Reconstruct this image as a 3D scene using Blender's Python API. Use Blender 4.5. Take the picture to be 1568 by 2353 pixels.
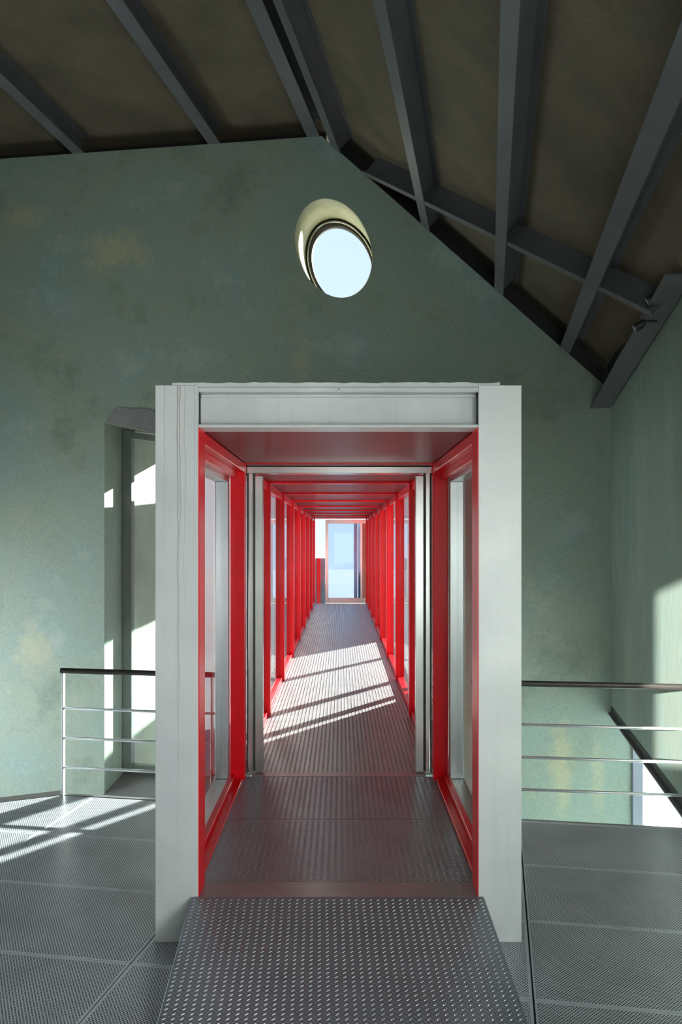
import bpy, bmesh, math, random
from mathutils import Vector, Matrix
random.seed(7)
for o in list(bpy.data.objects):
    bpy.data.objects.remove(o, do_unlink=True)
scene = bpy.context.scene
col = scene.collection

# ------------------------------------------------------------------ camera
F, CX, HY, EYE = 1700.0, 784.0, 1238.0, 1.8      # focal length in px, vanishing column, horizon row, eye height
cam_d = bpy.data.cameras.new('camera')
cam = bpy.data.objects.new('camera', cam_d); col.objects.link(cam)
cam_d.sensor_fit = 'VERTICAL'; cam_d.sensor_height = 36.0
cam_d.lens = F / 2353.0 * 36.0
cam_d.shift_y = (HY - 1176.5) / 2353.0
cam_d.clip_start = 0.05; cam_d.clip_end = 500
cam.location = (0, 0, EYE); cam.rotation_euler = (math.pi / 2, 0, 0)
scene.camera = cam

# ------------------------------------------------------------------ light
SUN_TRAVEL = Vector((-0.615, -0.789, -0.30)).normalized()
w = bpy.data.worlds.new('sky'); scene.world = w; w.use_nodes = True
nt = w.node_tree; nt.nodes.clear()
wo = nt.nodes.new('ShaderNodeOutputWorld'); bg = nt.nodes.new('ShaderNodeBackground')
# hazy pale blue sky, the same all round, a little deeper overhead
tc = nt.nodes.new('ShaderNodeTexCoord'); sx = nt.nodes.new('ShaderNodeSeparateXYZ'); nt.links.new(tc.outputs['Generated'], sx.inputs[0])
cr = nt.nodes.new('ShaderNodeValToRGB'); nt.links.new(sx.outputs['Z'], cr.inputs[0])
cr.color_ramp.elements[0].position = 0.0; cr.color_ramp.elements[0].color = (0.80, 0.89, 1.0, 1)
cr.color_ramp.elements[1].position = 0.8; cr.color_ramp.elements[1].color = (0.46, 0.63, 0.92, 1)
bg.inputs['Strength'].default_value = 1.35
nt.links.new(cr.outputs[0], bg.inputs[0]); nt.links.new(bg.outputs[0], wo.inputs[0])

def lamp(name, kind, loc, direction, energy, color=(1, 1, 1), **kw):
    d = bpy.data.lights.new(name, kind); d.energy = energy; d.color = color
    for k, v in kw.items():
        setattr(d, k, v)
    o = bpy.data.objects.new(name, d); col.objects.link(o)
    o.location = loc
    o.rotation_euler = Vector(direction).to_track_quat('-Z', 'Y').to_euler()
    return o
lamp('sun', 'SUN', (8, 12, 9), SUN_TRAVEL, 43.0, (1.0, 0.95, 0.88), angle=math.radians(0.6))
# daylight entering by the windows behind the photographer
lamp('rear_window_daylight', 'AREA', (0.5, -3.0, 1.2), (0.02, 1, 0.0), 60.0, (0.95, 0.98, 1.0), shape='RECTANGLE', size=1.7, size_y=1.9)
lamp('side_window_daylight', 'AREA', (2.05, -0.75, 1.2), (-1, 0.25, 0.0), 285.0, (0.95, 0.98, 1.0), shape='RECTANGLE', size=2.2, size_y=2.0)
lamp('stair_fill_lamp', 'AREA', (-5.1, 6.45, -0.3), (1, 0.1, 0.1), 105.0, (0.90, 0.97, 1.0), shape='RECTANGLE', size=2.2, size_y=3.2)  # fill lamp added to brighten the low left of the back wall
# added spot beam, cut by a rear slot into the right wall's bright patch
lamp('wall_patch_spot', 'SPOT', (-4.5, -8.0, 4.0), (6.85, 13.2, -3.0), 60000.0, (1.0, 0.99, 0.93), spot_size=math.radians(26), spot_blend=0.1, shadow_soft_size=0.03)

vs = scene.view_settings
vs.view_transform = 'Standard'; vs.look = 'None'; vs.gamma = 1.0; vs.use_curve_mapping = False
vs.exposure = 0.0
cy = scene.cycles
cy.max_bounces = 7; cy.diffuse_bounces = 4; cy.glossy_bounces = 3; cy.transparent_max_bounces = 12

# ------------------------------------------------------------------ helpers
def P(px, py, Y):
    return Vector(((px - CX) * Y / F, Y, EYE - (py - HY) * Y / F))

def tag(o, label=None, cat=None, group=None, kind=None):
    if label: o['label'] = label
    if cat: o['category'] = cat
    if group: o['group'] = group
    if kind: o['kind'] = kind
    return o

def empty(name, loc=(0, 0, 0)):
    o = bpy.data.objects.new(name, None); col.objects.link(o); o.location = loc
    o.empty_display_size = 0.1
    return o

def link(name, me, mat=None, parent=None, smooth=False):
    if mat is not None and not me.materials:
        me.materials.append(mat)
    if smooth:
        for p in me.polygons: p.use_smooth = True
    o = bpy.data.objects.new(name, me); col.objects.link(o)
    if parent is not None:
        o.parent = parent
        bpy.context.view_layer.update()
        o.matrix_parent_inverse = parent.matrix_world.inverted()
    return o

def mesh(name, verts, faces, mat=None, parent=None, smooth=False):
    me = bpy.data.meshes.new(name)
    me.from_pydata([tuple(v) for v in verts], [], faces); me.update()
    bm = bmesh.new(); bm.from_mesh(me); bmesh.ops.recalc_face_normals(bm, faces=bm.faces); bm.to_mesh(me); bm.free()
    return link(name, me, mat, parent, smooth)

class MB:
    """collects shapes into one mesh"""
    def __init__(s): s.v = []; s.f = []
    def add(s, vs, fs):
        n = len(s.v); s.v += [Vector(v) for v in vs]; s.f += [[i + n for i in f] for f in fs]
        return s
    def box(s, x0, x1, y0, y1, z0, z1):
        return s.add([(x, y, z) for z in (z0, z1) for (x, y) in ((x0, y0), (x1, y0), (x1, y1), (x0, y1))],
                     [[3, 2, 1, 0], [4, 5, 6, 7], [0, 1, 5, 4], [1, 2, 6, 5], [2, 3, 7, 6], [3, 0, 4, 7]])
    def prism(s, pts, vec):
        """polygon pts (3d) extruded along vec"""
        n = len(pts); vec = Vector(vec); a = [Vector(p) for p in pts]
        return s.add(a + [p + vec for p in a], [list(range(n))[::-1], list(range(n, 2 * n))] + [[i, (i + 1) % n, n + (i + 1) % n, n + i] for i in range(n)])
    def tube(s, p0, p1, r, n=12):
        p0 = Vector(p0); p1 = Vector(p1); d = (p1 - p0).normalized()
        e = d.orthogonal().normalized(); g = d.cross(e)
        ring = [e * math.cos(2 * math.pi * i / n) * r + g * math.sin(2 * math.pi * i / n) * r for i in range(n)]
        return s.add([p0 + q for q in ring] + [p1 + q for q in ring], [list(range(n))[::-1], list(range(n, 2 * n))] + [[i, (i + 1) % n, n + (i + 1) % n, n + i] for i in range(n)])
    def build(s, name, mat=None, parent=None, bevel=0.0, smooth=False):
        me = bpy.data.meshes.new(name)
        me.from_pydata([tuple(v) for v in s.v], [], s.f); me.update()
        bm = bmesh.new(); bm.from_mesh(me)
        bmesh.ops.recalc_face_normals(bm, faces=bm.faces)
        if bevel:
            bmesh.ops.bevel(bm, geom=list(bm.edges), offset=bevel, segments=1, affect='EDGES', clamp_overlap=True)
        bm.to_mesh(me); bm.free()
        return link(name, me, mat, parent, smooth)

def bx(name, x0, x1, y0, y1, z0, z1, mat, parent=None, bevel=0.0):
    return MB().box(x0, x1, y0, y1, z0, z1).build(name, mat, parent, bevel)

# ------------------------------------------------------------------ materials
def new_mat(name):
    m = bpy.data.materials.new(name); m.use_nodes = True
    nt = m.node_tree; b = nt.nodes['Principled BSDF']
    return m, nt, b
def N(nt, t, **kw):
    n = nt.nodes.new(t)
    for k, v in kw.items():
        if k.startswith('_'): setattr(n, k[1:], v)
        else: n.inputs[k].default_value = v
    return n
def ramp(nt, fac, stops):
    r = nt.nodes.new('ShaderNodeValToRGB')
    while len(r.color_ramp.elements) < len(stops): r.color_ramp.elements.new(0.5)
    for e, (p, c) in zip(r.color_ramp.elements, stops):
        e.position = p; e.color = (*c, 1) if len(c) == 3 else c
    nt.links.new(fac, r.inputs[0]); return r
def mix(nt, fac, a, b, mode='MIX'):
    m = nt.nodes.new('ShaderNodeMix'); m.data_type = 'RGBA'; m.blend_type = mode
    if isinstance(fac, (int, float)): m.inputs[0].default_value = fac
    else: nt.links.new(fac, m.inputs[0])
    for s, i in ((a, 6), (b, 7)):
        if isinstance(s, tuple): m.inputs[i].default_value = (*s, 1)
        else: nt.links.new(s, m.inputs[i])
    return m.outputs[2]
def noise(nt, vec, scale, detail=4.0, rough=0.55):
    n = nt.nodes.new('ShaderNodeTexNoise'); n.inputs['Scale'].default_value = scale
    n.inputs['Detail'].default_value = detail; n.inputs['Roughness'].default_value = rough
    if vec is not None: nt.links.new(vec, n.inputs['Vector'])
    return n.outputs['Fac']
def coords(nt, kind='Object', scale=None, loc=None):
    t = nt.nodes.new('ShaderNodeTexCoord'); v = t.outputs[kind]
    if scale or loc:
        mp = nt.nodes.new('ShaderNodeMapping')
        if scale: mp.inputs['Scale'].default_value = scale
        if loc: mp.inputs['Location'].default_value = loc
        nt.links.new(v, mp.inputs['Vector']); v = mp.outputs[0]
    return v
def bump(nt, b, h, strength, dist=0.01):
    n = nt.nodes.new('ShaderNodeBump'); n.inputs['Strength'].default_value = strength; n.inputs['Distance'].default_value = dist
    nt.links.new(h, n.inputs['Height']); nt.links.new(n.outputs[0], b.inputs['Normal'])
def math_n(nt, op, a, b=None, c=None):
    n = nt.nodes.new('ShaderNodeMath'); n.operation = op
    for i, s in enumerate((a, b, c)):
        if s is None: continue
        if isinstance(s, (int, float)): n.inputs[i].default_value = s
        else: nt.links.new(s, n.inputs[i])
    return n.outputs[0]

def simple(name, base, rough=0.5, metal=0.0, var=0.08, vscale=6.0, bmp=0.0, bscale=60.0, coat=0.0):
    m, nt, b = new_mat(name)
    v = coords(nt)
    f = noise(nt, v, vscale)
    d = tuple(c * (1 - var) for c in base); l = tuple(min(1, c * (1 + var)) for c in base)
    r = ramp(nt, f, [(0.3, d), (0.7, l)])
    nt.links.new(r.outputs[0], b.inputs['Base Color'])
    b.inputs['Roughness'].default_value = rough; b.inputs['Metallic'].default_value = metal
    b.inputs['Coat Weight'].default_value = coat; b.inputs['Coat Roughness'].default_value = 0.08
    if bmp: bump(nt, b, noise(nt, v, bscale, 3), bmp)
    return m

def plaster(name, streak=1.0, patches=()):
    m, nt, b = new_mat(name)
    v = coords(nt, 'Object', (1, 1, streak))
    n1 = noise(nt, v, 1.15, 7, 0.66); n2 = noise(nt, v, 2.3, 7, 0.66); n3 = noise(nt, v, 38, 3, 0.6)
    base = ramp(nt, n1, [(0.30, (0.19, 0.24, 0.19)), (0.45, (0.275, 0.325, 0.265)), (0.56, (0.245, 0.325, 0.29)), (0.70, (0.33, 0.425, 0.42))]).outputs[0]
    och = ramp(nt, n2, [(0.52, (0, 0, 0)), (0.70, (1, 1, 1))]).outputs[0]
    c = mix(nt, math_n(nt, 'MULTIPLY', och, 0.42), base, (0.37, 0.345, 0.19))
    # worn ochre patches with a shape of their own
    vo = coords(nt, 'Object')
    for (x, y, z, rx, rz, s) in patches:
        mp = nt.nodes.new('ShaderNodeMapping'); mp.inputs['Location'].default_value = (-x / rx, -y / 1.5, -z / rz)
        mp.inputs['Scale'].default_value = (1 / rx, 1 / 1.5, 1 / rz)
        nt.links.new(vo, mp.inputs['Vector'])
        ln = nt.nodes.new('ShaderNodeVectorMath'); ln.operation = 'LENGTH'; nt.links.new(mp.outputs[0], ln.inputs[0])
        dd = math_n(nt, 'ADD', ln.outputs['Value'], math_n(nt, 'MULTIPLY', math_n(nt, 'SUBTRACT', noise(nt, vo, 7, 5, 0.65), 0.5), 2.0))
        k = ramp(nt, dd, [(0.35, (s, s, s)), (1.0, (0, 0, 0))]).outputs[0]
        c = mix(nt, k, c, (0.50, 0.44, 0.25))
    c = mix(nt, 0.22, c, ramp(nt, n3, [(0.3, (0.3, 0.3, 0.3)), (0.7, (0.72, 0.72, 0.72))]).outputs[0], 'OVERLAY')
    nt.links.new(c, b.inputs['Base Color'])
    b.inputs['Roughness'].default_value = 0.62
    bump(nt, b, n2, 0.12, 0.02)
    return m

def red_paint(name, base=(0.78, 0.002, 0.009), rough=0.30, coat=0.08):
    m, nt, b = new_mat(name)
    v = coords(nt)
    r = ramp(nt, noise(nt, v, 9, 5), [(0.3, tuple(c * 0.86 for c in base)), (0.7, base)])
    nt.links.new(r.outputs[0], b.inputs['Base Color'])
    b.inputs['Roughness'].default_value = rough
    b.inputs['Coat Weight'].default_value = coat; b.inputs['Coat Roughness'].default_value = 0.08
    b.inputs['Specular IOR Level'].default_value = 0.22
    return m

def glass(name, tint=(0.93, 0.97, 0.96), f0=0.03, f90=0.85):
    m = bpy.data.materials.new(name); m.use_nodes = True; nt = m.node_tree; nt.nodes.clear()
    out = nt.nodes.new('ShaderNodeOutputMaterial'); mx = nt.nodes.new('ShaderNodeMixShader')
    tr = nt.nodes.new('ShaderNodeBsdfTransparent'); tr.inputs[0].default_value = (*tint, 1)
    gl = nt.nodes.new('ShaderNodeBsdfGlossy'); gl.inputs['Roughness'].default_value = 0.02
    lw = nt.nodes.new('ShaderNodeLayerWeight'); lw.inputs['Blend'].default_value = 0.5
    p5 = math_n(nt, 'POWER', lw.outputs['Facing'], 5.0)
    fr = math_n(nt, 'MULTIPLY_ADD', p5, f90 - f0, f0)
    nt.links.new(fr, mx.inputs[0]); nt.links.new(tr.outputs[0], mx.inputs[1]); nt.links.new(gl.outputs[0], mx.inputs[2])
    nt.links.new(mx.outputs[0], out.inputs[0])
    return m

def frosted(name):
    m = bpy.data.materials.new(name); m.use_nodes = True; nt = m.node_tree; nt.nodes.clear()
    out = nt.nodes.new('ShaderNodeOutputMaterial'); mx = nt.nodes.new('ShaderNodeMixShader'); mx.inputs[0].default_value = 0.25
    tl = nt.nodes.new('ShaderNodeBsdfTranslucent'); tl.inputs[0].default_value = (0.80, 0.90, 0.90, 1)
    df = nt.nodes.new('ShaderNodeBsdfDiffuse'); df.inputs[0].default_value = (0.78, 0.85, 0.85, 1)
    nt.links.new(tl.outputs[0], mx.inputs[1]); nt.links.new(df.outputs[0], mx.inputs[2]); nt.links.new(mx.outputs[0], out.inputs[0])
    return m

def grey_paint(name, drips=(), k=1.0):
    """old grey paint on steel, with optional rusty drip lines at the given world x"""
    m, nt, b = new_mat(name)
    v = coords(nt)
    n = noise(nt, v, 3.0, 6, 0.6)
    c = ramp(nt, n, [(0.3, (0.47 * k, 0.48 * k, 0.48 * k)), (0.7, (0.57 * k, 0.575 * k, 0.56 * k))]).outputs[0]
    sv = coords(nt, 'Object', (14, 14, 0.8)); sn = noise(nt, sv, 1.6, 4)
    c = mix(nt, ramp(nt, sn, [(0.55, (0, 0, 0)), (0.8, (0.35, 0.35, 0.35))]).outputs[0], c, (0.38 * k, 0.38 * k, 0.35 * k))
    if drips:
        sep = nt.nodes.new('ShaderNodeSeparateXYZ'); nt.links.new(coords(nt), sep.inputs[0])
        for (x0, wd, zt, zb, s) in drips:
            zv = nt.nodes.new('ShaderNodeCombineXYZ'); nt.links.new(sep.outputs['Z'], zv.inputs[2]); zv.inputs[0].default_value = x0 * 31
            wob = math_n(nt, 'MULTIPLY', math_n(nt, 'SUBTRACT', noise(nt, zv.outputs[0], 3.2, 5, 0.6), 0.5), 0.035)
            dx = math_n(nt, 'ABSOLUTE', math_n(nt, 'SUBTRACT', math_n(nt, 'SUBTRACT', sep.outputs['X'], x0), wob))
            line = math_n(nt, 'SUBTRACT', 1.0, math_n(nt, 'DIVIDE', dx, wd)); line = math_n(nt, 'MAXIMUM', line, 0.0)
            fade = nt.nodes.new('ShaderNodeMapRange'); nt.links.new(sep.outputs['Z'], fade.inputs[0])
            fade.inputs[1].default_value = zb; fade.inputs[2].default_value = zt
            k = math_n(nt, 'MULTIPLY', math_n(nt, 'MULTIPLY', line, fade.outputs[0]), s)
            c = mix(nt, k, c, (0.16, 0.10, 0.045))
    nt.links.new(c, b.inputs['Base Color'])
    b.inputs['Roughness'].default_value = 0.42
    b.inputs['Coat Weight'].default_value = 0.12; b.inputs['Coat Roughness'].default_value = 0.2
    bump(nt, b, noise(nt, v, 28, 5, 0.6), 0.12, 0.006)
    return m

def perforated(name):
    """grey metal sheet with staggered round holes inside a plain margin; uses the two uv maps of each panel"""
    m, nt, b = new_mat(name)
    uv = nt.nodes.new('ShaderNodeUVMap'); uv.uv_map = 'metres'
    un = nt.nodes.new('ShaderNodeUVMap'); un.uv_map = 'unit'
    def vor(off):
        mp = nt.nodes.new('ShaderNodeMapping'); mp.inputs['Scale'].default_value = (72, 58, 1); mp.inputs['Location'].default_value = (off, off, 0)
        nt.links.new(uv.outputs[0], mp.inputs['Vector'])
        vo = nt.nodes.new('ShaderNodeTexVoronoi'); vo.voronoi_dimensions = '2D'; vo.inputs['Scale'].default_value = 1.0; vo.inputs['Randomness'].default_value = 0.0
        nt.links.new(mp.outputs[0], vo.inputs['Vector']); return vo.outputs['Distance']
    d = math_n(nt, 'MINIMUM', vor(0.0), vor(0.5))
    hole = nt.nodes.new('ShaderNodeMapRange'); hole.inputs[1].default_value = 0.275; hole.inputs[2].default_value = 0.19
    nt.links.new(d, hole.inputs[0])
    sp = nt.nodes.new('ShaderNodeSeparateXYZ'); nt.links.new(un.outputs[0], sp.inputs[0])
    def edge(o, mg):
        return math_n(nt, 'GREATER_THAN', math_n(nt, 'MINIMUM', o, math_n(nt, 'SUBTRACT', 1.0, o)), mg)
    inside = math_n(nt, 'MULTIPLY', edge(sp.outputs[0], 0.010), edge(sp.outputs[1], 0.020))
    h = math_n(nt, 'MULTIPLY', hole.outputs[0], inside)
    obj = coords(nt, 'Object')
    dirt = ramp(nt, noise(nt, obj, 2.2, 6, 0.62), [(0.3, (0.50, 0.51, 0.59)), (0.7, (0.72, 0.73, 0.82))]).outputs[0]
    c = mix(nt, h, dirt, (0.02, 0.021, 0.024))
    nt.links.new(c, b.inputs['Base Color'])
    b.inputs['Metallic'].default_value = 0.3
    ro = nt.nodes.new('ShaderNodeMapRange'); nt.links.new(noise(nt, obj, 5, 4), ro.inputs[0]); ro.inputs[3].default_value = 0.24; ro.inputs[4].default_value = 0.40
    nt.links.new(ro.outputs[0], b.inputs['Roughness'])
    inv = math_n(nt, 'SUBTRACT', 1.0, h); bump(nt, b, inv, 0.35, 0.004)
    return m

def board(name):
    m, nt, b = new_mat(name)
    v = coords(nt, 'Object', (1, 1, 1))
    c = ramp(nt, noise(nt, v, 1.7, 6, 0.62), [(0.25, (0.088, 0.074, 0.050)), (0.5, (0.130, 0.104, 0.069)), (0.75, (0.180, 0.134, 0.084))]).outputs[0]
    g = noise(nt, v, 85, 3, 0.7)
    c = mix(nt, 0.35, c, ramp(nt, g, [(0.3, (0.25, 0.25, 0.25)), (0.7, (0.75, 0.75, 0.75))]).outputs[0], 'OVERLAY')
    nt.links.new(c, b.inputs['Base Color']); b.inputs['Roughness'].default_value = 0.8
    bump(nt, b, g, 0.2, 0.004)
    return m

def stucco(name, base):
    m, nt, b = new_mat(name)
    v = coords(nt)
    g = noise(nt, v, 60, 5, 0.7)
    c = ramp(nt, noise(nt, v, 2.5, 5), [(0.3, tuple(x * 0.8 for x in base)), (0.7, base)]).outputs[0]
    nt.links.new(c, b.inputs['Base Color']); b.inputs['Roughness'].default_value = 0.9
    bump(nt, b, g, 0.9, 0.02)
    return m

M = {}
M['wall'] = plaster('green_plaster', 1.0, [(-2.40, 7.86, 4.85, 0.45, 0.24, 0.55), (-3.30, 8.0, 0.60, 0.28, 0.32, 0.40), (2.10, 7.04, -0.36, 0.13, 0.55, 0.5), (2.42, 6.98, -0.45, 0.08, 0.42, 0.35), (-3.45, 8.0, 5.3, 0.3, 0.17, 0.4), (-0.40, 7.5, 3.6, 0.14, 0.35, 0.3)])
M['wall_r'] = plaster('green_plaster_streaked', 0.18)
M['board'] = board('brown_board')
M['beam'] = simple('dark_grey_steel_paint', (0.125, 0.125, 0.135), 0.5, 0.0, 0.12, 3)
M['dark'] = simple('dark_steel', (0.045, 0.042, 0.045), 0.5, 0.3, 0.1, 4)
M['grey'] = grey_paint('worn_grey_paint')
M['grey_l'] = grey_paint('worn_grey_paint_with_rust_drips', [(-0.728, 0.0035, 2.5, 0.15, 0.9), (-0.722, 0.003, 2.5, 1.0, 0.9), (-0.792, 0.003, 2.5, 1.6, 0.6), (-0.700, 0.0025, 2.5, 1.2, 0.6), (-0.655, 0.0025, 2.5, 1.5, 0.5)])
M['plate_top'] = grey_paint('peeling_paint')
M['red'] = red_paint('red_gloss_paint')
M['red_shaded'] = red_paint('shaded_red_ceiling_paint', (0.20, 0.004, 0.009), 0.45, 0.03)  # the red paint darkened, passage shade put into its colour
M['grey_r'] = grey_paint('pale_grey_paint', (), 1.28)  # same grey recipe in a brighter tone, for the right column
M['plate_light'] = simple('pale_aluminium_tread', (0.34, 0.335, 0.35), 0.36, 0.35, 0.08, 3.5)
M['stud'] = simple('polished_tread_studs', (0.34, 0.35, 0.39), 0.28, 0.55, 0.1, 8)
M['steel'] = simple('brushed_stainless_steel', (0.62, 0.61, 0.575), 0.24, 1.0, 0.06, 5)
M['alu'] = simple('anodised_aluminium', (0.56, 0.55, 0.56), 0.30, 0.85, 0.05, 5)
M['rod'] = simple('polished_steel_rod', (0.78, 0.79, 0.82), 0.3, 0.55, 0.04, 5)
M['rail'] = simple('dark_bronze_tube', (0.055, 0.05, 0.045), 0.35, 0.4, 0.2, 12)
M['glass'] = glass('clear_glass')
M['glass_end'] = glass('bluish_door_glass', (0.72, 0.81, 0.92), 0.012, 0.9)
M['perf'] = perforated('perforated_metal')
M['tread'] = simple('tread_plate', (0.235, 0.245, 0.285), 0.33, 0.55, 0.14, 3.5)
M['smooth_plate'] = simple('smooth_metal_sill', (0.30, 0.27, 0.275), 0.34, 0.5, 0.1, 4)
M['stucco'] = stucco('rough_stucco', (0.52, 0.55, 0.47))
M['plaster_patch'] = stucco('bare_grey_plaster', (0.33, 0.32, 0.31))
M['cill'] = simple('grey_sill', (0.26, 0.25, 0.26), 0.6, 0.0, 0.08, 4)
M['frame_dark'] = simple('grey_window_frame', (0.20, 0.215, 0.205), 0.45, 0.2, 0.08, 4)
M['post'] = simple('grey_blue_post', (0.26, 0.27, 0.32), 0.5, 0.1, 0.05, 4)
M['cream'] = simple('cream_plaster', (0.66, 0.64, 0.46), 0.7, 0.0, 0.15, 4, 0.1, 20)
M['white_wall'] = simple('white_render', (0.72, 0.72, 0.70), 0.8, 0.0, 0.05, 3)
M['ground'] = simple('pale_ground', (0.11, 0.125, 0.14), 0.9, 0.0, 0.12, 0.4)
M['slate'] = simple('slate_wall', (0.16, 0.21, 0.26), 0.6, 0.0, 0.15, 2)
M['salmon'] = simple('salmon_render', (0.55, 0.27, 0.20), 0.7, 0.0, 0.1, 2)
M['frosted'] = frosted('frosted_glass')
M['lens'] = simple('pale_reflector', (0.45, 0.44, 0.42), 0.3, 0.2, 0.02, 4)

# ------------------------------------------------------------------ room frame (turned against the corridor)
T = 0.18
L_ = math.hypot(1, T)
VD = Vector((1 / L_, -T / L_, 0))       # along the back wall, to the right
UD = Vector((T / L_, 1 / L_, 0))        # through the back wall
YO = 7.42
O = Vector((0, YO, 0))
UB = Vector((0.196, 0.981, 0)).normalized()   # run of the roof beams and of the right wall
def W(a, z, b=0.0):
    p = O + VD * a + UD * b; return Vector((p.x, p.y, z))
def on_wall(px, py):
    """read a point of the back wall from the photograph: (distance along the wall, height)"""
    k = (px - CX) / F; Y = YO / (1 + T * k); return k * Y * L_, EYE - (py - HY) * Y / F
def a_of(px): return on_wall(px, 0)[0]
def z_of(px, py): return on_wall(px, py)[1]

A_R = a_of(1405)                         # corner with the right wall
RIDGE, ZR = on_wall(735, 313)
_a0, _z0 = on_wall(0, 365)
_a1, _z1 = on_wall(800, 357); _a2, _z2 = on_wall(1290, 785)
SL = (_z2 - _z1) / (_a2 - _a1); SR = (_z0 - ZR) / (_a0 - RIDGE)
def z_left(a): return ZR + SR * (a - RIDGE)
def z_right(a): return ZR + SL * (a - RIDGE)
NS = (VD * -SL + Vector((0, 0, 1))).normalized()     # normal of the sloping roof

# ---- back wall with the corridor / window opening and the round window
def ellipse_pts(n=72, k=1.0):
    (ca, cz), rx, rz, rho = on_wall(766, 570), 0.399, 0.510, 0.26
    out = []
    s = math.sqrt(1 - rho * rho)
    for i in range(n):
        t = 2 * math.pi * i / n
        x = math.cos(t); y = math.sin(t)
        out.append((ca + k * rx * x, cz + k * rz * (-rho * x + s * y)))
    return out
AJ = a_of(240)
SIL = -0.92
LZ = z_of(240, 972)
AQ = -0.95                               # right end of the narrow window, beside the passage
open_loop = [(AJ, SIL), (AJ, LZ), (AQ, LZ - 0.26), (AQ, 2.50), (0.91, 2.50), (0.91, -0.1), (AQ, -0.1), (AQ, SIL)]
AE = a_of(1453)
outer = [(-5.6, -2.7), (AE, -2.7), (AE, z_right(AE)), (RIDGE + 0.02, ZR), (RIDGE - 0.02, z_left(RIDGE)), (-5.6, z_left(-5.6))]
def wall_mesh(name, outer, holes, fn, thick, mat):
    bm = bmesh.new(); loops = []
    for lp in [outer] + holes:
        vs_ = [bm.verts.new(fn(a, z, 0)) for a, z in lp]
        es = [bm.edges.new((vs_[i], vs_[(i + 1) % len(vs_)])) for i in range(len(vs_))]
        loops.append((vs_, es))
    bmesh.ops.triangle_fill(bm, use_beauty=True, use_dissolve=False, edges=[e for l in loops for e in l[1]])
    front = list(bm.faces)
    bk = {}
    for (vs_, es), lp in zip(loops, [outer] + holes):
        for v, (a, z) in zip(vs_, lp): bk[v] = bm.verts.new(fn(a, z, thick))
    for f in front: bm.faces.new([bk[v] for v in f.verts][::-1])
    for (vs_, es), lp in zip(loops, [outer] + holes):
        n = len(vs_)
        for i in range(n):
            f = bm.faces.new((vs_[i], vs_[(i + 1) % n], bk[vs_[(i + 1) % n]], bk[vs_[i]]))
            if n > 20: f.smooth = True
    bmesh.ops.recalc_face_normals(bm, faces=bm.faces)
    me = bpy.data.meshes.new(name); bm.to_mesh(me); bm.free()
    return link(name, me, mat)
TH = 0.58
wb = wall_mesh('wall_back', outer, [open_loop, ellipse_pts()], lambda a, z, b: W(a, z, b), TH, M['wall'])
tag(wb, 'mottled green plastered end wall with round window above the red passage', 'wall', kind='structure')
# bare plaster patch over the window lintel
patch = [on_wall(*q) for q in ((241, 971), (250, 958), (262, 942), (275, 936), (300, 939), (330, 938), (357, 944), (440, 950), (440, 1012))]
MB().prism([W(a, z, -0.006) for a, z in patch], UD * 0.008).build('plaster_patch', M['plaster_patch'], wb)

MB().box(0.93, 1.01, 7.95, 8.04, -0.3, 2.5).build('outer_jamb_post', M['frame_dark'], wb)

# ---- window beside the passage (window_1)
w1 = tag(empty('window_1', W(AJ + 0.3, SIL, 0.3)), 'tall narrow window with dark frame between green wall and grey portal', 'window', kind='structure')
def wbox(name, a0, a1, z0, z1, b0, b1, mat, parent, bevel=0.0):
    return MB().prism([W(a0, z0, b0), W(a1, z0, b0), W(a1, z1, b0), W(a0, z1, b0)], UD * (b1 - b0)).build(name, mat, parent, bevel)
FB0, FB1 = 0.40, 0.48
wbox('window_frame', AJ + 0.005, AJ + 0.112, SIL + 0.12, LZ - 0.02, FB0, FB1, M['frame_dark'], w1, 0.004)
wbox('window_frame', AQ - 0.08, AQ - 0.002, SIL + 0.12, LZ - 0.27, FB0, FB1, M['frame_dark'], w1, 0.004)
MB().prism([W(AJ + 0.112, LZ - 0.11, FB0), W(AQ - 0.08, LZ - 0.33, FB0), W(AQ - 0.08, LZ - 0.27, FB0), W(AJ + 0.112, LZ - 0.04, FB0)], UD * 0.08).build('window_frame', M['frame_dark'], w1)
wbox('window_frame', AJ + 0.112, AQ - 0.08, SIL + 0.12, SIL + 0.20, FB0, FB1, M['frame_dark'], w1, 0.004)
MB().prism([W(AJ + 0.112, SIL + 0.20, 0.435), W(AQ - 0.08, SIL + 0.20, 0.435), W(AQ - 0.08, LZ - 0.32, 0.435), W(AJ + 0.112, LZ - 0.10, 0.435)], UD * 0.008).build('pane', M['glass'], w1)
MB().prism([W(AJ, SIL + 0.005, -0.03), W(AQ, SIL + 0.005, -0.03), W(AQ, SIL + 0.12, 0.57), W(AJ, SIL + 0.12, 0.57)], (0, 0, -0.03)).build('window_sill', M['cill'], w1)

# ---- round window (window_2)
w2 = tag(empty('window_2', W(a_of(766), 4.2, 0.4)), 'oval window with deep cream reveal high in the green wall', 'window', kind='structure')
def ring(name, k0, k1, b0, b1, mat, parent):
    n = 72; A = ellipse_pts(n, k0); B = ellipse_pts(n, k1)
    v = [W(a, z, b0) for a, z in A] + [W(a, z, b0) for a, z in B] + [W(a, z, b1) for a, z in A] + [W(a, z, b1) for a, z in B]
    f = []
    for i in range(n):
        j = (i + 1) % n
        f += [[i, j, n + j, n + i], [2 * n + i, 3 * n + i, 3 * n + j, 2 * n + j], [i, 2 * n + i, 2 * n + j, j], [n + i, n + j, 3 * n + j, 3 * n + i]]
    return mesh(name, v, f, mat, parent, True)
ring('reveal_lining', 0.985, 0.999, 0.004, 0.54, M['cream'], w2)
ring('window_frame', 0.83, 0.985, 0.48, 0.54, M['rail'], w2)
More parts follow.
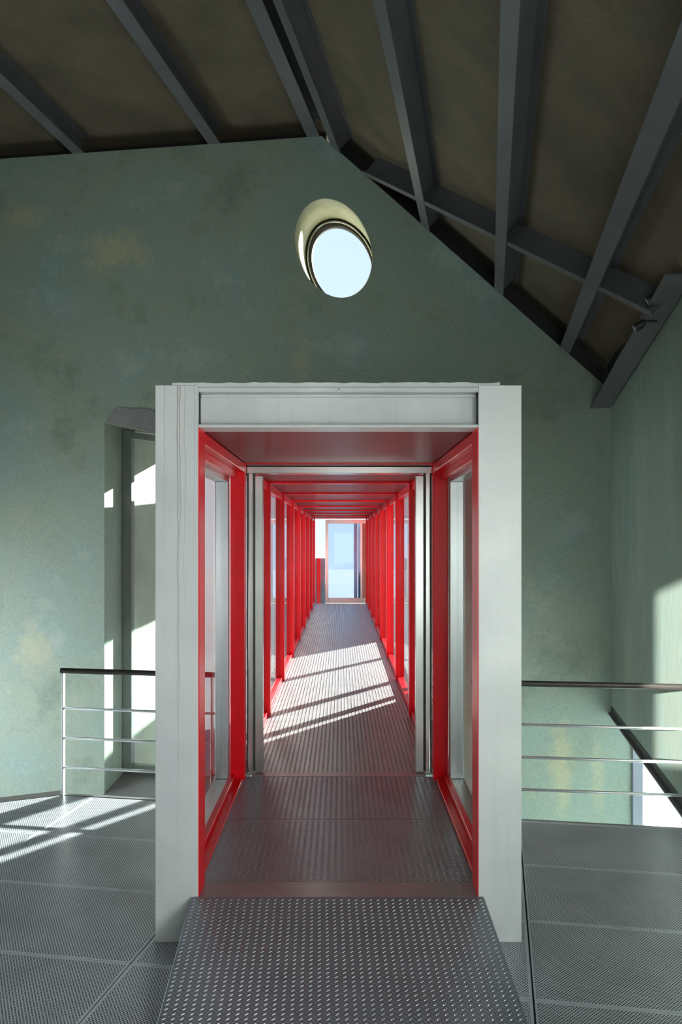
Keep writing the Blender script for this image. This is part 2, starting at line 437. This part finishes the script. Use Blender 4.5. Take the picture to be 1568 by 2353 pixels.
ring('frame_bead', 0.90, 0.94, 0.455, 0.48, M['steel'], w2)
MB().prism([W(a, z, 0.505) for a, z in ellipse_pts(72, 0.835)], UD * 0.006).build('pane', M['glass'], w2)

# ---- right wall, hanging above the stair void
C0 = W(A_R, 0); C0.z = 0
RD = Vector((0.155, 1, 0)).normalized()       # run of the right wall
def R(s, z, out=0.0):
    n = Vector((RD.y, -RD.x, 0)); p = C0 - RD * s + n * out; return Vector((p.x, p.y, z))
def on_right(px, py):
    """read a point of the right wall from the photograph: (distance from the corner, height)"""
    k = (px - CX) / F; s = (C0.x - k * C0.y) / (RD.x - k * RD.y); Y = C0.y - RD.y * s
    return s, EYE - (py - HY) * Y / F
_t0, _t1 = on_right(1405, 938), on_right(1568, 684)
_u0, _u1 = on_right(1407, 1622), on_right(1568, 1832)
def rtop(s): return _t0[1] + (_t1[1] - _t0[1]) * s / _t1[0] if s < 2.6 else rtop(2.59)
def rbot(s): return _u0[1] + (_u1[1] - _u0[1]) * s / _u1[0]
SE = 2.5
SX = 11.0
wr = wall_mesh('wall_right', [(-0.02, rbot(0)), (SE, rbot(SE)), (SX, rbot(SE)), (SX, 5.2), (SE, rtop(SE) + 0.35), (-0.02, rtop(0) + 0.25)], [[(6.5, 0.62), (8.8, 0.62), (8.8, 2.3), (6.5, 2.3)]], R, 0.2, M['wall_r'])
tag(wr, 'green streaked plaster side wall that stops above the stair void', 'wall', kind='structure')
MB().prism([R(-0.02, rbot(0) - 0.075), R(SE, rbot(SE) - 0.085), R(SE, rbot(SE)), R(-0.02, rbot(0))], R(0, 0, 0.2) - R(0, 0)).build('bottom_trim', M['dark'], wr)
MB().prism([R(-0.02, rbot(0) - 0.085, -0.03), R(SE, rbot(SE) - 0.095, -0.03), R(SE, rbot(SE) - 0.083, -0.03), R(-0.02, rbot(0) - 0.073, -0.03)], R(0, 0, 0.23) - R(0, 0)).build('trim_flange', M['cill'], wr)

# ---- left wall and rear wall (behind the photographer), with a rear window and openings added for lamps
def LW(y, z, t): return Vector((-4.9 - t, y, z))
wl = wall_mesh('wall_left', [(-2.95, -2.7), (8.9, -2.7), (8.9, 6.4), (-2.95, 6.4)], [[(5.3, -2.0), (7.6, -2.0), (7.6, 1.4), (5.3, 1.4)]], LW, 0.3, M['wall'])
tag(wl, 'green plastered side wall outside the picture with an opening added for a fill lamp', 'wall', kind='structure')
def RW(x, z, t): return Vector((x, -2.5 - t, z))
wre = wall_mesh('wall_rear', [(-5.3, -2.7), (1.6, -2.7), (1.6, 6.4), (-5.3, 6.4)], [[(-0.5, 0.5), (1.15, 0.5), (1.15, 2.1), (-0.5, 2.1)], [(-1.86, 2.42), (0.4, 2.42), (0.4, 2.99), (-1.86, 2.99)]], RW, 0.3, M['wall'])
tag(wre, 'green plastered wall behind the photographer with window and a slot added for the spot beam', 'wall', kind='structure')

# ---- floor: perforated panels on a skewed grid
RT, CT = 0.152, 0.21
def G(c, r):       # column line: X = c + CT (Y - 3.363); row line: Y = r - RT X
    Y = (r - RT * (c - CT * 3.363)) / (1 + RT * CT); return Vector((c + CT * (Y - 3.363), Y, 0))
rows = [4.89, 4.24, 3.62, 3.0, 2.38, 1.76, 1.14, 0.5, -0.14, -0.8, -1.45, -2.1]
cols = [-3.35, -2.10, -0.845, 0.852, 1.98]
fl = tag(empty('floor', (0, 3, 0)), 'perforated grey metal floor panels of the green room', 'floor', kind='structure')
def panel(pts, gap=0.003, th=0.03, basis=None):
    c = sum(pts, Vector()) / len(pts)
    q = []
    for p in pts:
        d = c - p; q.append(p + d.normalized() * gap * 1.4)
    n = len(q)
    v = [(*p.xy, 0.0) for p in q] + [(*p.xy, -th) for p in q]
    f = [list(range(n)), list(range(n, 2 * n))[::-1]] + [[i, n + i, n + (i + 1) % n, (i + 1) % n] for i in range(n)]
    me = bpy.data.meshes.new('floor_panel'); me.from_pydata(v, [], f); me.update()
    bm = bmesh.new(); bm.from_mesh(me); bmesh.ops.recalc_face_normals(bm, faces=bm.faces); bm.to_mesh(me); bm.free()
    bs_ = basis or pts; ex = (bs_[1] - bs_[0]); ey = (bs_[-1] - bs_[0]); w_, h_ = ex.length, ey.length
    mm = me.uv_layers.new(name='metres'); uu = me.uv_layers.new(name='unit')
    det = ex.x * ey.y - ex.y * ey.x
    for lp in me.loops:
        co = Vector(me.vertices[lp.vertex_index].co); d = co - pts[0]
        u = (d.x * ey.y - d.y * ey.x) / det; t = (ex.x * d.y - ex.y * d.x) / det
        uu.data[lp.index].uv = (u, t); mm.data[lp.index].uv = (u * w_ + pts[0].x * 0, t * h_)
    return link('floor_panel', me, M['perf'], fl)
for i in range(len(rows) - 1):
    for j in range(len(cols) - 1):
        r1, r0 = rows[i], rows[i + 1]; c0, c1 = cols[j], cols[j + 1]
        pts = [G(c0, r0), G(c1, r0), G(c1, r1), G(c0, r1)]
        if i == 0 and j == 0:
            pts = [G(c0, r0), G(c1, r0), G(c1, r1), Vector((-1.97, 5.19, 0)), Vector((-3.05, 4.76, 0))]
        panel(pts, basis=[G(c0, r0), G(c1, r0), G(c1, r1), G(c0, r1)])
for c in cols[1:]:
    p0_, p1_ = G(c, rows[-1]), G(c, rows[0]); n_ = Vector((1, -CT, 0)).normalized() * 0.04
    MB().prism([p0_ - n_ + Vector((0, 0, -0.032)), p0_ + n_ + Vector((0, 0, -0.032)), p1_ + n_ + Vector((0, 0, -0.032)), p1_ - n_ + Vector((0, 0, -0.032))], (0, 0, -0.08)).build('floor_joist', M['beam'], fl)
# metal edging along the void, and the dark upstand towards the left corner
t1 = tag(empty('trim_1', (0, 4.9, -0.1)), 'thin metal edge trim where the perforated floor stops short of the wall', 'floor trim', kind='structure')
def strip(name, p, q, wd, z0, z1, mat, par):
    p = Vector(p); q = Vector(q); d = (q - p).normalized(); n = Vector((-d.y, d.x, 0))
    return MB().prism([Vector((*p.xy, z0)), Vector((*q.xy, z0)), Vector((*q.xy, z1)), Vector((*p.xy, z1))], n * wd).build(name, mat, par)
strip('edge_strip', (-1.97, 5.195, 0), (-0.86, 5.027, 0), 0.03, -0.12, 0.004, M['alu'], t1)
strip('edge_strip', (0.86, 4.762, 0), (2.9, 4.452, 0), 0.03, -0.12, 0.004, M['alu'], t1)
strip('dark_upstand', (-3.2, 4.70, 0), (-1.97, 5.195, 0), 0.10, -0.12, 0.002, M['dark'], t1)
fw = bx('floor_lower', -5.2, 6, -2.8, 7.0, -2.75, -2.7, M['white_wall']); tag(fw, 'pale floor of the level below seen past the railings', 'floor', kind='structure')

# ---- lower glazing by the stair void (window_3)
w3 = tag(empty('window_3', W(AE, -2.7, 0)), 'bright window with grey post below the side wall', 'window', kind='structure')
AP = a_of(1476)
wbox('window_post', AE, AP, -2.7, 1.4, -0.04, 0.08, M['post'], w3, 0.003)
wbox('window_post', AP, a_of(1486), -2.7, 1.4, 0.0, 0.08, M['alu'], w3, 0.002)
wbox('pane', a_of(1486), 4.6, -2.7, 1.4, 0.02, 0.03, M['frosted'], w3)
w5 = tag(empty('sun_screen', R(0, -2.7, 1.3)), 'unseen frosted screen added outside the side wall to diffuse the sun', 'window', kind='structure')  # unseen screen added to stop direct sun and scatter it
MB().prism([R(-0.3, -2.7, 1.3), R(SX, -2.7, 1.3), R(SX, 0.75, 1.3), R(-0.3, 1.4, 1.3)], R(0, 0, 0.012) - R(0, 0)).build('pane', M['frosted'], w5)
MB().prism([R(-0.3, 1.4, 0.2), R(SX, 0.9, 0.2), R(SX, 0.9, 1.32), R(-0.3, 1.4, 1.32)], (0, 0, 0.06)).build('screen_cover', M['white_wall'], w5)

# ---- ceiling: boards between the beams
cl = tag(empty('ceiling', W(0, 4.8)), 'brown board roof lining between steel beams', 'ceiling', kind='structure')
LEN = 12.5
LIFT = 0.20
def q_roof(a, al, li, left):
    n = Vector((0, 0, 1)) if left else NS
    return W(a, z_left(a) if left else z_right(a)) - UB * al + n * li
def ceil_panel(a0, a1, left, th=0.04):
    v = [q_roof(a0, -0.55, LIFT, left), q_roof(a1, -0.55, LIFT, left), q_roof(a1, LEN, LIFT, left), q_roof(a0, LEN, LIFT, left)]
    MB().prism(v, (Vector((0, 0, 1)) if left else NS) * th).build('ceiling_panel', M['board'], cl)
LB = [a_of(-330), a_of(180), a_of(492), a_of(720)]
RB = [a_of(772), a_of(978), a_of(1146), a_of(1298)]
for a0, a1 in ((LB[0] - 1.6, LB[0]), (LB[0], LB[1]), (LB[1], LB[2]), (LB[2], RIDGE + 0.06)):
    ceil_panel(a0 + 0.002, a1 - 0.002, True)
for a0, a1 in ((RIDGE - 0.08, RB[1]), (RB[1], RB[2]), (RB[2], RB[3]), (RB[3], a_of(1470))):
    ceil_panel(a0 + 0.002, a1 - 0.002, False)
# dark closing plates between the top of the back wall and the boards
for left, a0, a1 in ((True, LB[0] - 1.6, RIDGE), (False, RIDGE, a_of(1460))):
    MB().prism([q_roof(a0, -0.30, -0.02, left), q_roof(a1, -0.30, -0.02, left), q_roof(a1, -0.30, LIFT + 0.03, left), q_roof(a0, -0.30, LIFT + 0.03, left)], UB * 0.02).build('closing_plate', M['dark'], cl)

# ---- roof beams (I-sections)
def roof_beam(a, slope, label, fw_=0.128, h=LIFT, mat=None):
    n = NS if slope else Vector((0, 0, 1))
    side = UB.cross(n).normalized()
    base = W(a, z_right(a) if slope else z_left(a)) + UB * 0.05
    r = tag(empty('roof_beam', base), label, 'beam', 'steel roof beams')
    def prof(x0, x1, y0, y1): return [base + side * x + n * y for x, y in ((x0, y0), (x1, y0), (x1, y1), (x0, y1))]
    MB().prism(prof(-fw_ / 2, fw_ / 2, 0, 0.013), -UB * LEN).build('bottom_flange', mat or M['beam'], r, 0.002)
    MB().prism(prof(-0.005, 0.005, 0.013, h - 0.013), -UB * LEN).build('web', mat or M['beam'], r)
    MB().prism(prof(-fw_ / 2, fw_ / 2, h - 0.013, h - 0.001), -UB * LEN).build('top_flange', mat or M['beam'], r)
    return r
roof_beam(LB[1], False, 'leftmost grey steel beam under the flat brown ceiling')
roof_beam(LB[2], False, 'middle grey steel beam under the flat brown ceiling, left of the ridge')
roof_beam(LB[3], False, 'grey steel beam just left of the ridge, above the wall peak')
roof_beam(RB[0], True, 'dark steel beam just right of the ridge, side by side with its twin')
roof_beam(RB[1], True, 'first steel beam on the sloping roof, ending right of the oval window', 0.115)
roof_beam(RB[2], True, 'near-vertical looking steel beam in the middle of the sloping roof', 0.115)
roof_beam(RB[3], True, 'lowest steel beam on the sloping roof, nearest the side wall', 0.115)
# edge beam along the top of the right wall
eb = tag(empty('edge_beam', R(0, rtop(0), -0.1)), 'dark steel edge beam along the top of the right side wall', 'beam')
ed = R(SE, rtop(SE)) - R(-0.02, rtop(0))
def eprof(o0, o1, z0, z1): return [R(-0.02, rtop(0) + z, o) for o, z in ((o0, z0), (o1, z0), (o1, z1), (o0, z1))]
MB().prism(eprof(-0.012, -0.185, 0.0, 0.014), ed).build('bottom_flange', M['beam'], eb)
MB().prism(eprof(-0.03, -0.012, 0.014, 0.40), ed).build('web', M['dark'], eb)
# diagonal brace in the roof slope
def slope_hit(px, py):
    """point of the sloping flange plane seen at a pixel"""
    d = Vector(((px - CX) / F, 1, -(py - HY) / F)); e = Vector((0, 0, EYE)); p0 = W(RIDGE, ZR)
    return e + d * ((p0 - e).dot(NS) / d.dot(NS))
b0, b1 = slope_hit(838, 398), slope_hit(1500, 722)
bd = (b1 - b0).normalized(); bs = bd.cross(NS).normalized()
br = tag(empty('roof_brace', b1), 'diagonal steel brace crossing the sloping roof beams', 'brace')
def bprof(x0, x1, y0, y1): return [b0 + bs * x + NS * y for x, y in ((x0, y0), (x1, y0), (x1, y1), (x0, y1))]
MB().prism(bprof(-0.035, 0.035, -0.004, 0.004), b1 - b0).build('bottom_flange', M['beam'], br)
MB().prism(bprof(-0.005, 0.005, 0.004, LIFT - 0.002), b1 - b0).build('web', M['beam'], br)
# small spotlights clipped to the edge beam beside the brace
def spotlight(px, py, Y, label):
    c = P(px, py, Y); r = tag(empty('clip_spotlight', c), label, 'spotlight', 'clip spotlights on the edge beam')
    ax = Vector((-0.8, 0.30, -0.45)).normalized(); e = ax.orthogonal().normalized()
    mb = MB(); mb.tube(c, c + ax * 0.055, 0.030, 14); mb.tube(c - ax * 0.02, c, 0.020, 14); mb.build('housing', M['dark'], r)
    MB().tube(c + ax * 0.055, c + ax * 0.059, 0.026, 14).build('lens', M['lens'], r)
    MB().box(c.x - 0.006, c.x + 0.10, c.y - 0.012, c.y + 0.012, c.z + 0.015, c.z + 0.028).build('clip', M['dark'], r)
spotlight(1506, 682, b1.y - 0.02, 'upper small dark spotlight clipped above the brace end')
spotlight(1476, 745, b1.y + 0.22, 'lower small dark spotlight clipped below the brace end')

# ------------------------------------------------------------------ the grey portal
YP, YP2 = 3.30, 3.44
XL, XR = -0.637, 0.614          # clear width of portal and corridor
FZ = 0.204                      # corridor floor level
SOF = 2.297                     # soffit level
po = tag(empty('steel_portal', (0, YP, 0)), 'worn grey painted steel portal framing the red passage', 'portal frame')
def column(x0, x1, mat):
    mb = MB(); mb.box(x0, x1, YP, YP + 0.014, 0.0, 2.485); mb.box(x0, x1, YP2 - 0.014, YP2, 0.0, 2.485)
    xc = (x0 + x1) / 2; mb.box(xc - 0.005, xc + 0.005, YP + 0.014, YP2 - 0.014, 0, 2.485)
    return mb.build('column', mat, po, 0.002)
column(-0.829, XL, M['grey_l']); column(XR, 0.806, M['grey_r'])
hb = bx('head_beam', XL, XR, YP + 0.06, YP + 0.075, SOF + 0.012, 2.455, M['grey'], po)
bx('bottom_flange', XL, XR, YP, YP2, SOF, SOF + 0.014, M['grey'], hb, 0.003)
bx('top_flange', XL, XR, YP, YP2, 2.455, 2.477, M['grey'], hb, 0.003)
bx('weld_fillet', XL, XR, YP + 0.045, YP + 0.06, 2.440, 2.455, M['grey'], hb, 0.005)
mb = MB(); rnd = random.Random(3)
xs = [-0.755 + i * (0.71 + 0.755) / 40 for i in range(41)]
up = [2.497 + rnd.uniform(-0.003, 0.003) for _ in xs]
mb.prism([Vector((x, YP + 0.004, 2.478)) for x in xs] + [Vector((x, YP + 0.004, z)) for x, z in zip(xs[::-1], up[::-1])], (0, 0.12, 0)).build('top_plate', M['plate_top'], po)
bx('red_lining', XL - 0.006, XL + 0.004, YP + 0.002, YP2, FZ - 0.0, SOF, M['red'], po)
bx('red_lining', XR - 0.004, XR + 0.006, YP + 0.002, YP2, FZ - 0.0, SOF, M['red'], po)
bx('sill_plate', XL - 0.02, XR + 0.02, YP - 0.004, YP2, FZ - 0.03, FZ, M['smooth_plate'], po)
# welds and bolts on the head
for x in (0.13,):
    MB().tube((x - 0.14, YP - 0.003, 2.468), (x - 0.14, YP + 0.002, 2.468), 0.004, 8).build('bolt', M['steel'], po)

# ------------------------------------------------------------------ tread plate
def stud_mesh(w_, d_, px_=0.0325, py_=0.0205, L=0.020, Wd=0.0052, H=0.0024, margin=0.014, mat=None):
    v = []; f = []
    c, s = math.cos(math.radians(33)), math.sin(math.radians(33))
    shape = [(-L / 2, 0), (-L / 4, -Wd / 2), (L / 4, -Wd / 2), (L / 2, 0), (L / 4, Wd / 2), (-L / 4, Wd / 2)]
    top = [(-L / 4, 0), (L / 4, 0)]
    nx = int((w_ - 2 * margin) / px_); ny = int((d_ - 2 * margin) / py_)
    for k in (0, 1):
        sg = 1 if k == 0 else -1
        for i in range(nx + (1 if k == 0 else 0)):
            for j in range(ny + 1):
                x = -nx * px_ / 2 + (i + 0.5 * k) * px_; y = margin + (j + 0.5 * k) * py_
                if y > d_ - margin * 0.6: continue
                n = len(v); hh = H if k == 0 else H * 0.2
                for (a, b_) in shape: v.append((x + a * c - b_ * s * sg, y + sg * a * s + b_ * c, 0))
                for (a, b_) in top: v.append((x + a * c, y + sg * a * s, hh))
                q = [[0, 1, 6], [1, 2, 7, 6], [2, 3, 7], [3, 4, 7], [4, 5, 6, 7], [5, 0, 6]]
                f += [[n + t for t in r_] for r_ in (q if sg == 1 else [r_[:] for r_ in q])]
    me = bpy.data.meshes.new('tread_studs'); me.from_pydata(v, [], f); me.update()
    me.materials.append(mat or M['tread']); return me

# ramp up to the portal
rp = tag(empty('entrance_ramp', (0, 2.5, 0)), 'dark metal tread plate ramp rising to the grey portal', 'ramp')
ry0, ry1 = 2.55, YP - 0.006
a_, b_, c_, d_ = Vector((-0.668, ry1, FZ)), Vector((0.637, ry1, FZ)), Vector((0.690, ry0, 0.004)), Vector((-0.668, ry0, 0.004))
MB().prism([d_, c_, b_, a_], (0, 0, -0.012)).build('plate', M['tread'], rp, 0.0015)
for (p, q, nm) in ((a_, d_, 'side_cheek'), (b_, c_, 'side_cheek')):
    MB().prism([p + Vector((0, 0, -0.012)), q + Vector((0, 0, -0.004)), Vector((p.x, p.y, 0.0))], (0.008 if p.x < 0 else -0.008, 0, 0)).build(nm, M['tread'], rp)
rl = math.hypot(ry1 - ry0, FZ - 0.004)
sm = stud_mesh(1.30, rl, mat=M['stud'])
for v_ in sm.vertices:      # the ramp widens a little towards its foot
    f_ = 1 - v_.co.y / rl; v_.co.x = v_.co.x * (1 + 0.04 * f_) + 0.026 * f_
so = link('tread_studs', sm, None, None); tag(so, kind='stuff')
ang = math.atan2(FZ - 0.004, ry1 - ry0)
so.parent = rp; so.matrix_parent_inverse = Matrix.Identity(4)
so.location = Vector((-0.016, ry0, 0.0045)) - rp.location; so.rotation_euler = (ang, 0, 0)

# ------------------------------------------------------------------ corridor
BAY0, STEP, NB = 5.0, 1.65, 8
YF = [BAY0 + STEP * k for k in range(NB + 1)]        # frame lines
YEND = YF[-1]
fc = tag(empty('floor_corridor', (0, YP2, FZ)), 'tread plate floor running through the red passage', 'floor', kind='structure')
plate_me = {}
def floor_plate(y0, y1):
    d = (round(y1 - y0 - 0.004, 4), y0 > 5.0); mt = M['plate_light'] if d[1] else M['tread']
    if d not in plate_me:
        me = bpy.data.meshes.new('floor_plate'); bm = bmesh.new()
        bmesh.ops.create_cube(bm, size=1.0)
        for v in bm.verts: v.co = Vector((v.co.x * 1.30, (v.co.y + 0.5) * d[0], (v.co.z - 0.5) * 0.012))
        bm.to_mesh(me); bm.free(); me.materials.append(mt)
        plate_me[d] = (me, stud_mesh(1.30, d[0], mat=mt if d[1] else M['stud']))
    pm, stm = plate_me[d]
    o = bpy.data.objects.new('floor_plate', pm); col.objects.link(o); o.parent = fc
    o.location = Vector(((XL + XR) / 2, y0 + 0.002, FZ)) - fc.location
    s = bpy.data.objects.new('tread_studs', stm); col.objects.link(s); s.parent = o; s['kind'] = 'stuff'
    return o
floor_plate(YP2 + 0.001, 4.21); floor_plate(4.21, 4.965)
bx('threshold_strip', -0.60, 0.57, 4.967, 5.04, FZ - 0.01, FZ + 0.002, M['smooth_plate'], fc)
ys = [5.042] + [BAY0 + STEP * 0.5 * k for k in range(1, 2 * NB + 1)]
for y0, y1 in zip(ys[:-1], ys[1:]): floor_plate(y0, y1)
bx('floor_beam', XL - 0.19, XL - 0.11, YP2, YEND, FZ - 0.2, FZ - 0.02, M['dark'], fc)
bx('floor_beam', XR + 0.11, XR + 0.19, YP2, YEND, FZ - 0.2, FZ - 0.02, M['dark'], fc)

cc = tag(empty('ceiling_corridor', (0, YP2, SOF)), 'red glossy ceiling panels of the passage, shade painted into the colour', 'ceiling', kind='structure')
bx('ceiling_panel', XL - 0.10, XR + 0.10, YP2 + 0.002, 4.9, SOF + 0.004, SOF + 0.03, M['red_shaded'], cc)
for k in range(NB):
    bx('ceiling_panel', XL - 0.10, XR + 0.10, YF[k] + 0.10, YF[k + 1] - 0.002, SOF + 0.022, SOF + 0.045, M['red_shaded'], cc)
ro = bx('roof_corridor', XL - 0.20, XR + 0.20, YP2 + 0.002, YEND + 0.1, SOF + 0.082, 2.46, M['cill']); bx('shadow_upstand', XL - 0.20, XR + 0.20, 8.5, YEND + 0.1, 2.46, 2.96, M['cill'], ro); tag(ro, 'flat roof slab on top of the red passage', 'roof', kind='structure')  # unseen upstand added so its shadow trims the jamb's sun patch

ORD = ['first', 'second', 'third', 'fourth', 'fifth', 'sixth', 'seventh', 'eighth', 'ninth']
PW, PD = 0.095, 0.085
def red_frame(y, label):
    r = tag(empty('red_portal', (0, y, FZ)), label, 'frame', 'red steel frames of the passage')
    for x0, x1 in ((XL - PW, XL), (XR, XR + PW)):
        bx('post', x0, x1, y, y + PD, FZ - 0.012, SOF + 0.08, M['red'], r, 0.003)
    bx('beam', XL, XR, y, y + PD, SOF, SOF + 0.08, M['red'], r, 0.003)
    return r
red_frame(4.885, 'red steel frame directly in front of the stainless door frame')
for k in range(1, NB + 1):
    red_frame(YF[k], '%s red steel frame behind the stainless door frame' % ORD[k - 1] if k < NB else 'last red steel frame at the far end of the passage')

def glazing(y0, y1, side, label, bay0=False):
    s = -1 if side == 'left' else 1
    xi = XL if s < 0 else XR
    def X(o0, o1): return (xi + s * o1, xi + s * o0) if s < 0 else (xi + o0, xi + o1)
    r = tag(empty('side_glazing', (xi + s * 0.14, y0, FZ)), label, 'glazing', 'glass side panels of the passage')
    def pb(name, o0, o1, z0, z1, mat, y0_=y0, y1_=y1, bev=0.0):
        x0, x1 = X(o0, o1); return bx(name, x0, x1, y0_, y1_, z0, z1, mat, r, bev)
    if bay0:
        pb('sill_channel', 0.012, 0.06, FZ - 0.01, FZ + 0.014, M['red'], bev=0.003)
        pb('sill_channel', 0.06, 0.098, FZ - 0.01, FZ + 0.045, M['red'], bev=0.004)
        pb('window_sill', 0.098, 0.19, FZ - 0.01, FZ + 0.03, M['alu'], bev=0.003)
        pb('head_channel', 0.0, 0.05, SOF - 0.055, SOF, M['red'], bev=0.003)
        pb('head_channel', 0.05, 0.098, SOF - 0.10, SOF, M['red'], bev=0.003)
        pb('window_head', 0.098, 0.19, SOF - 0.125, SOF, M['alu'], bev=0.003)
        pb('window_post', 0.098, 0.185, FZ + 0.03, SOF - 0.125, M['alu'], y1 - 0.06, y1, 0.003)
        pb('pane', 0.140, 0.148, FZ + 0.03, SOF - 0.125, M['glass'], y0 + 0.002, y1 - 0.06)
    else:
        pb('sill_channel', 0.02, 0.085, FZ - 0.01, FZ + 0.05, M['red'], bev=0.003)
        pb('head_channel', 0.02, 0.085, SOF - 0.06, SOF + 0.02, M['red'], bev=0.003)
        pb('pane', 0.048, 0.056, FZ + 0.05, SOF - 0.06, M['glass'])
glazing(YP2 + 0.004, 4.883, 'left', 'left glass side panel between grey portal and stainless door frame', True)
glazing(YP2 + 0.004, 4.883, 'right', 'right glass side panel between grey portal and stainless door frame', True)
for k in range(NB):
    for sd in ('left', 'right'):
        y0 = YF[k] + (0.16 if k == 0 else PD) + 0.002; y1 = YF[k + 1] - 0.002
        a0 = 'stainless door frame' if k == 0 else '%s red frame' % ORD[k - 1]
        a1 = '%s red frame' % ORD[k] if k < NB - 1 else 'last red frame'
        glazing(y0, y1, sd, '%s glass side panel between %s and %s' % (sd, a0, a1))

# ---- stainless door frame where the passage leaves the room (door_1)
d1 = tag(empty('door_1', (0, 4.99, FZ)), 'stainless steel sliding door frame across the red passage', 'door frame', kind='structure')
for s, xi in ((1, XL), (-1, XR)):
    def bb(nm, o0, o1, y0, y1, z0, z1, mat):
        x0, x1 = sorted((xi + s * o0, xi + s * o1)); return bx(nm, x0, x1, y0, y1, z0, z1, mat, d1, 0.002)
    bb('jamb_shadow_gap', 0.001, 0.014, 4.99, 5.05, FZ + 0.02, SOF - 0.056, M['dark'])
    bb('jamb', 0.014, 0.042, 4.985, 5.06, FZ + 0.02, SOF - 0.056, M['steel'])
    bb('jamb_groove', 0.040, 0.052, 5.02, 5.06, FZ + 0.02, SOF - 0.05, M['dark'])
    st = bb('door_stile', 0.052, 0.105, 5.03, 5.09, FZ + 0.012, SOF - 0.07, M['steel'])
    x0, x1 = sorted((xi - s * 0.002, xi - s * 0.60))
bx('door_head', XL + 0.003, XR - 0.003, 4.985, 5.09, SOF - 0.055, SOF - 0.012, M['steel'], d1, 0.002)
bx('head_groove', XL + 0.001, XR - 0.001, 5.0, 5.09, SOF - 0.012, SOF - 0.002, M['dark'], d1)

# ---- far end: fixed pane and steel framed glass door
d2 = tag(empty('door_2', (0, YEND + 0.12, FZ)), 'stainless framed glass door closing the far end of the passage', 'door', kind='structure')
ye = YEND + 0.12
K = ye / F
def ex(px): return (px - CX) * K
def ez(py): return EYE - (py - HY) * K
bx('door_stile', ex(748), ex(755), ye, ye + 0.05, FZ - 0.06, ez(1194), M['steel'], d2, 0.003)
bx('top_rail', ex(755), ex(846), ye, ye + 0.05, ez(1203), ez(1194), M['steel'], d2, 0.003)
bx('bottom_rail', ex(755), ex(846), ye, ye + 0.05, FZ - 0.06, ez(1374), M['steel'], d2, 0.003)
bx('pane', ex(755), ex(831), ye + 0.02, ye + 0.03, ez(1374), ez(1203), M['glass_end'], d2)
bx('door_stile', ex(829), ex(833), ye, ye + 0.05, ez(1374), ez(1203), M['steel'], d2, 0.002)
bx('side_panel', ex(833), ex(850), ye + 0.01, ye + 0.05, ez(1374), ez(1203), M['salmon'], d2)
bx('meeting_post', ex(814), ex(822), ye + 0.10, ye + 0.16, ez(1383), ez(1198), M['alu'], d2)
bx('meeting_post', ex(824), ex(829), ye + 0.12, ye + 0.16, ez(1383), ez(1198), M['slate'], d2)
w4 = tag(empty('window_4', (ex(733), ye, FZ)), 'narrow fixed glass pane beside the far door', 'window', kind='structure')
bx('pane', ex(718), ex(748), ye + 0.02, ye + 0.03, ez(1386), ez(1188), M['glass'], w4)

# ------------------------------------------------------------------ railings
def railing(p0, p1, posts, label):
    p0 = Vector(p0); p1 = Vector(p1); d = (p1 - p0).normalized()
    r = tag(empty('railing', p0), label, 'railing', 'railings along the floor edge')
    up = Vector((0, 0, 1))
    MB().tube(p0 + up * 0.875 - d * 0.01, p1 + up * 0.875, 0.019, 14).build('top_rail', M['rail'], r, smooth=False)
    for z in (0.612, 0.404, 0.198):
        MB().tube(p0 + up * z, p1 + up * z, 0.0095, 10).build('rod', M['rod'], r, smooth=True)
    for t in posts:
        q = p0 + d * t; n = Vector((-d.y, d.x, 0))
        MB().prism([q + n * 0.018 - d * 0.006, q + n * 0.018 + d * 0.006, q - n * 0.018 + d * 0.006, q - n * 0.018 - d * 0.006], up * 0.86).build('post', M['rod'], r, 0.002)
railing((-1.955, 5.19, 0), (-0.85, 5.025, 0), (0.006, 1.09), 'steel railing with three rods in front of the tall narrow window')
railing((0.85, 4.762, 0), (2.75, 4.55, 0), (0.02, 1.88), 'steel railing with three rods beside the stair void and bright window')

# ------------------------------------------------------------------ outside
g = bx('ground', -60, 60, 5.9, 120, -3.3, -3.2, M['ground']); tag(g, 'pale sunlit ground far below the passage', 'ground', kind='structure')
# rough wing wall outside the narrow window, and the canopy over it
ww = MB().prism([W(AJ - 0.02, -3.2, TH + 0.002), W(AJ - 0.02, -3.2, 2.6), W(AJ - 0.02, 3.0, 2.6), W(AJ - 0.02, 3.0, TH + 0.002)], VD * -0.25).build('wing_wall', M['stucco'])
tag(ww, 'rough sunlit stucco wing wall outside the tall narrow window', 'wall', kind='structure')
ov = MB().prism([W(-5.0, 3.02, TH + 0.002), W(-1.1, 3.02, TH + 0.002), W(-1.1, 3.02, 2.2), W(-5.0, 3.02, 2.2)], (0, 0, 0.18)).build('canopy', M['stucco'])
tag(ov, 'stucco canopy slab above the tall narrow window outside', 'canopy', kind='structure')
bl = bx('shade_wall', 2.44, 2.75, 14.3, 27, -3.2, 1.9, M['white_wall']); tag(bl, 'unseen white wall placed to shade the far end of the passage', 'wall')  # unseen wall added to keep sun off the far corridor floor
sw = bx('slate_wall', -1.6, ex(747) * 1.12, 21.0, 21.3, -3.2, EYE - (1283 - HY) * 21 / F, M['slate']); tag(sw, 'low slate blue wall seen through the far narrow pane', 'wall')
rs = bx('red_post', P(728, 0, 20.8).x, P(737, 0, 20.8).x, 20.8, 20.9, -3.2, EYE - (1283 - HY) * 20.8 / F, M['red']); tag(rs, 'red post in front of the slate wall beyond the far pane', 'post')
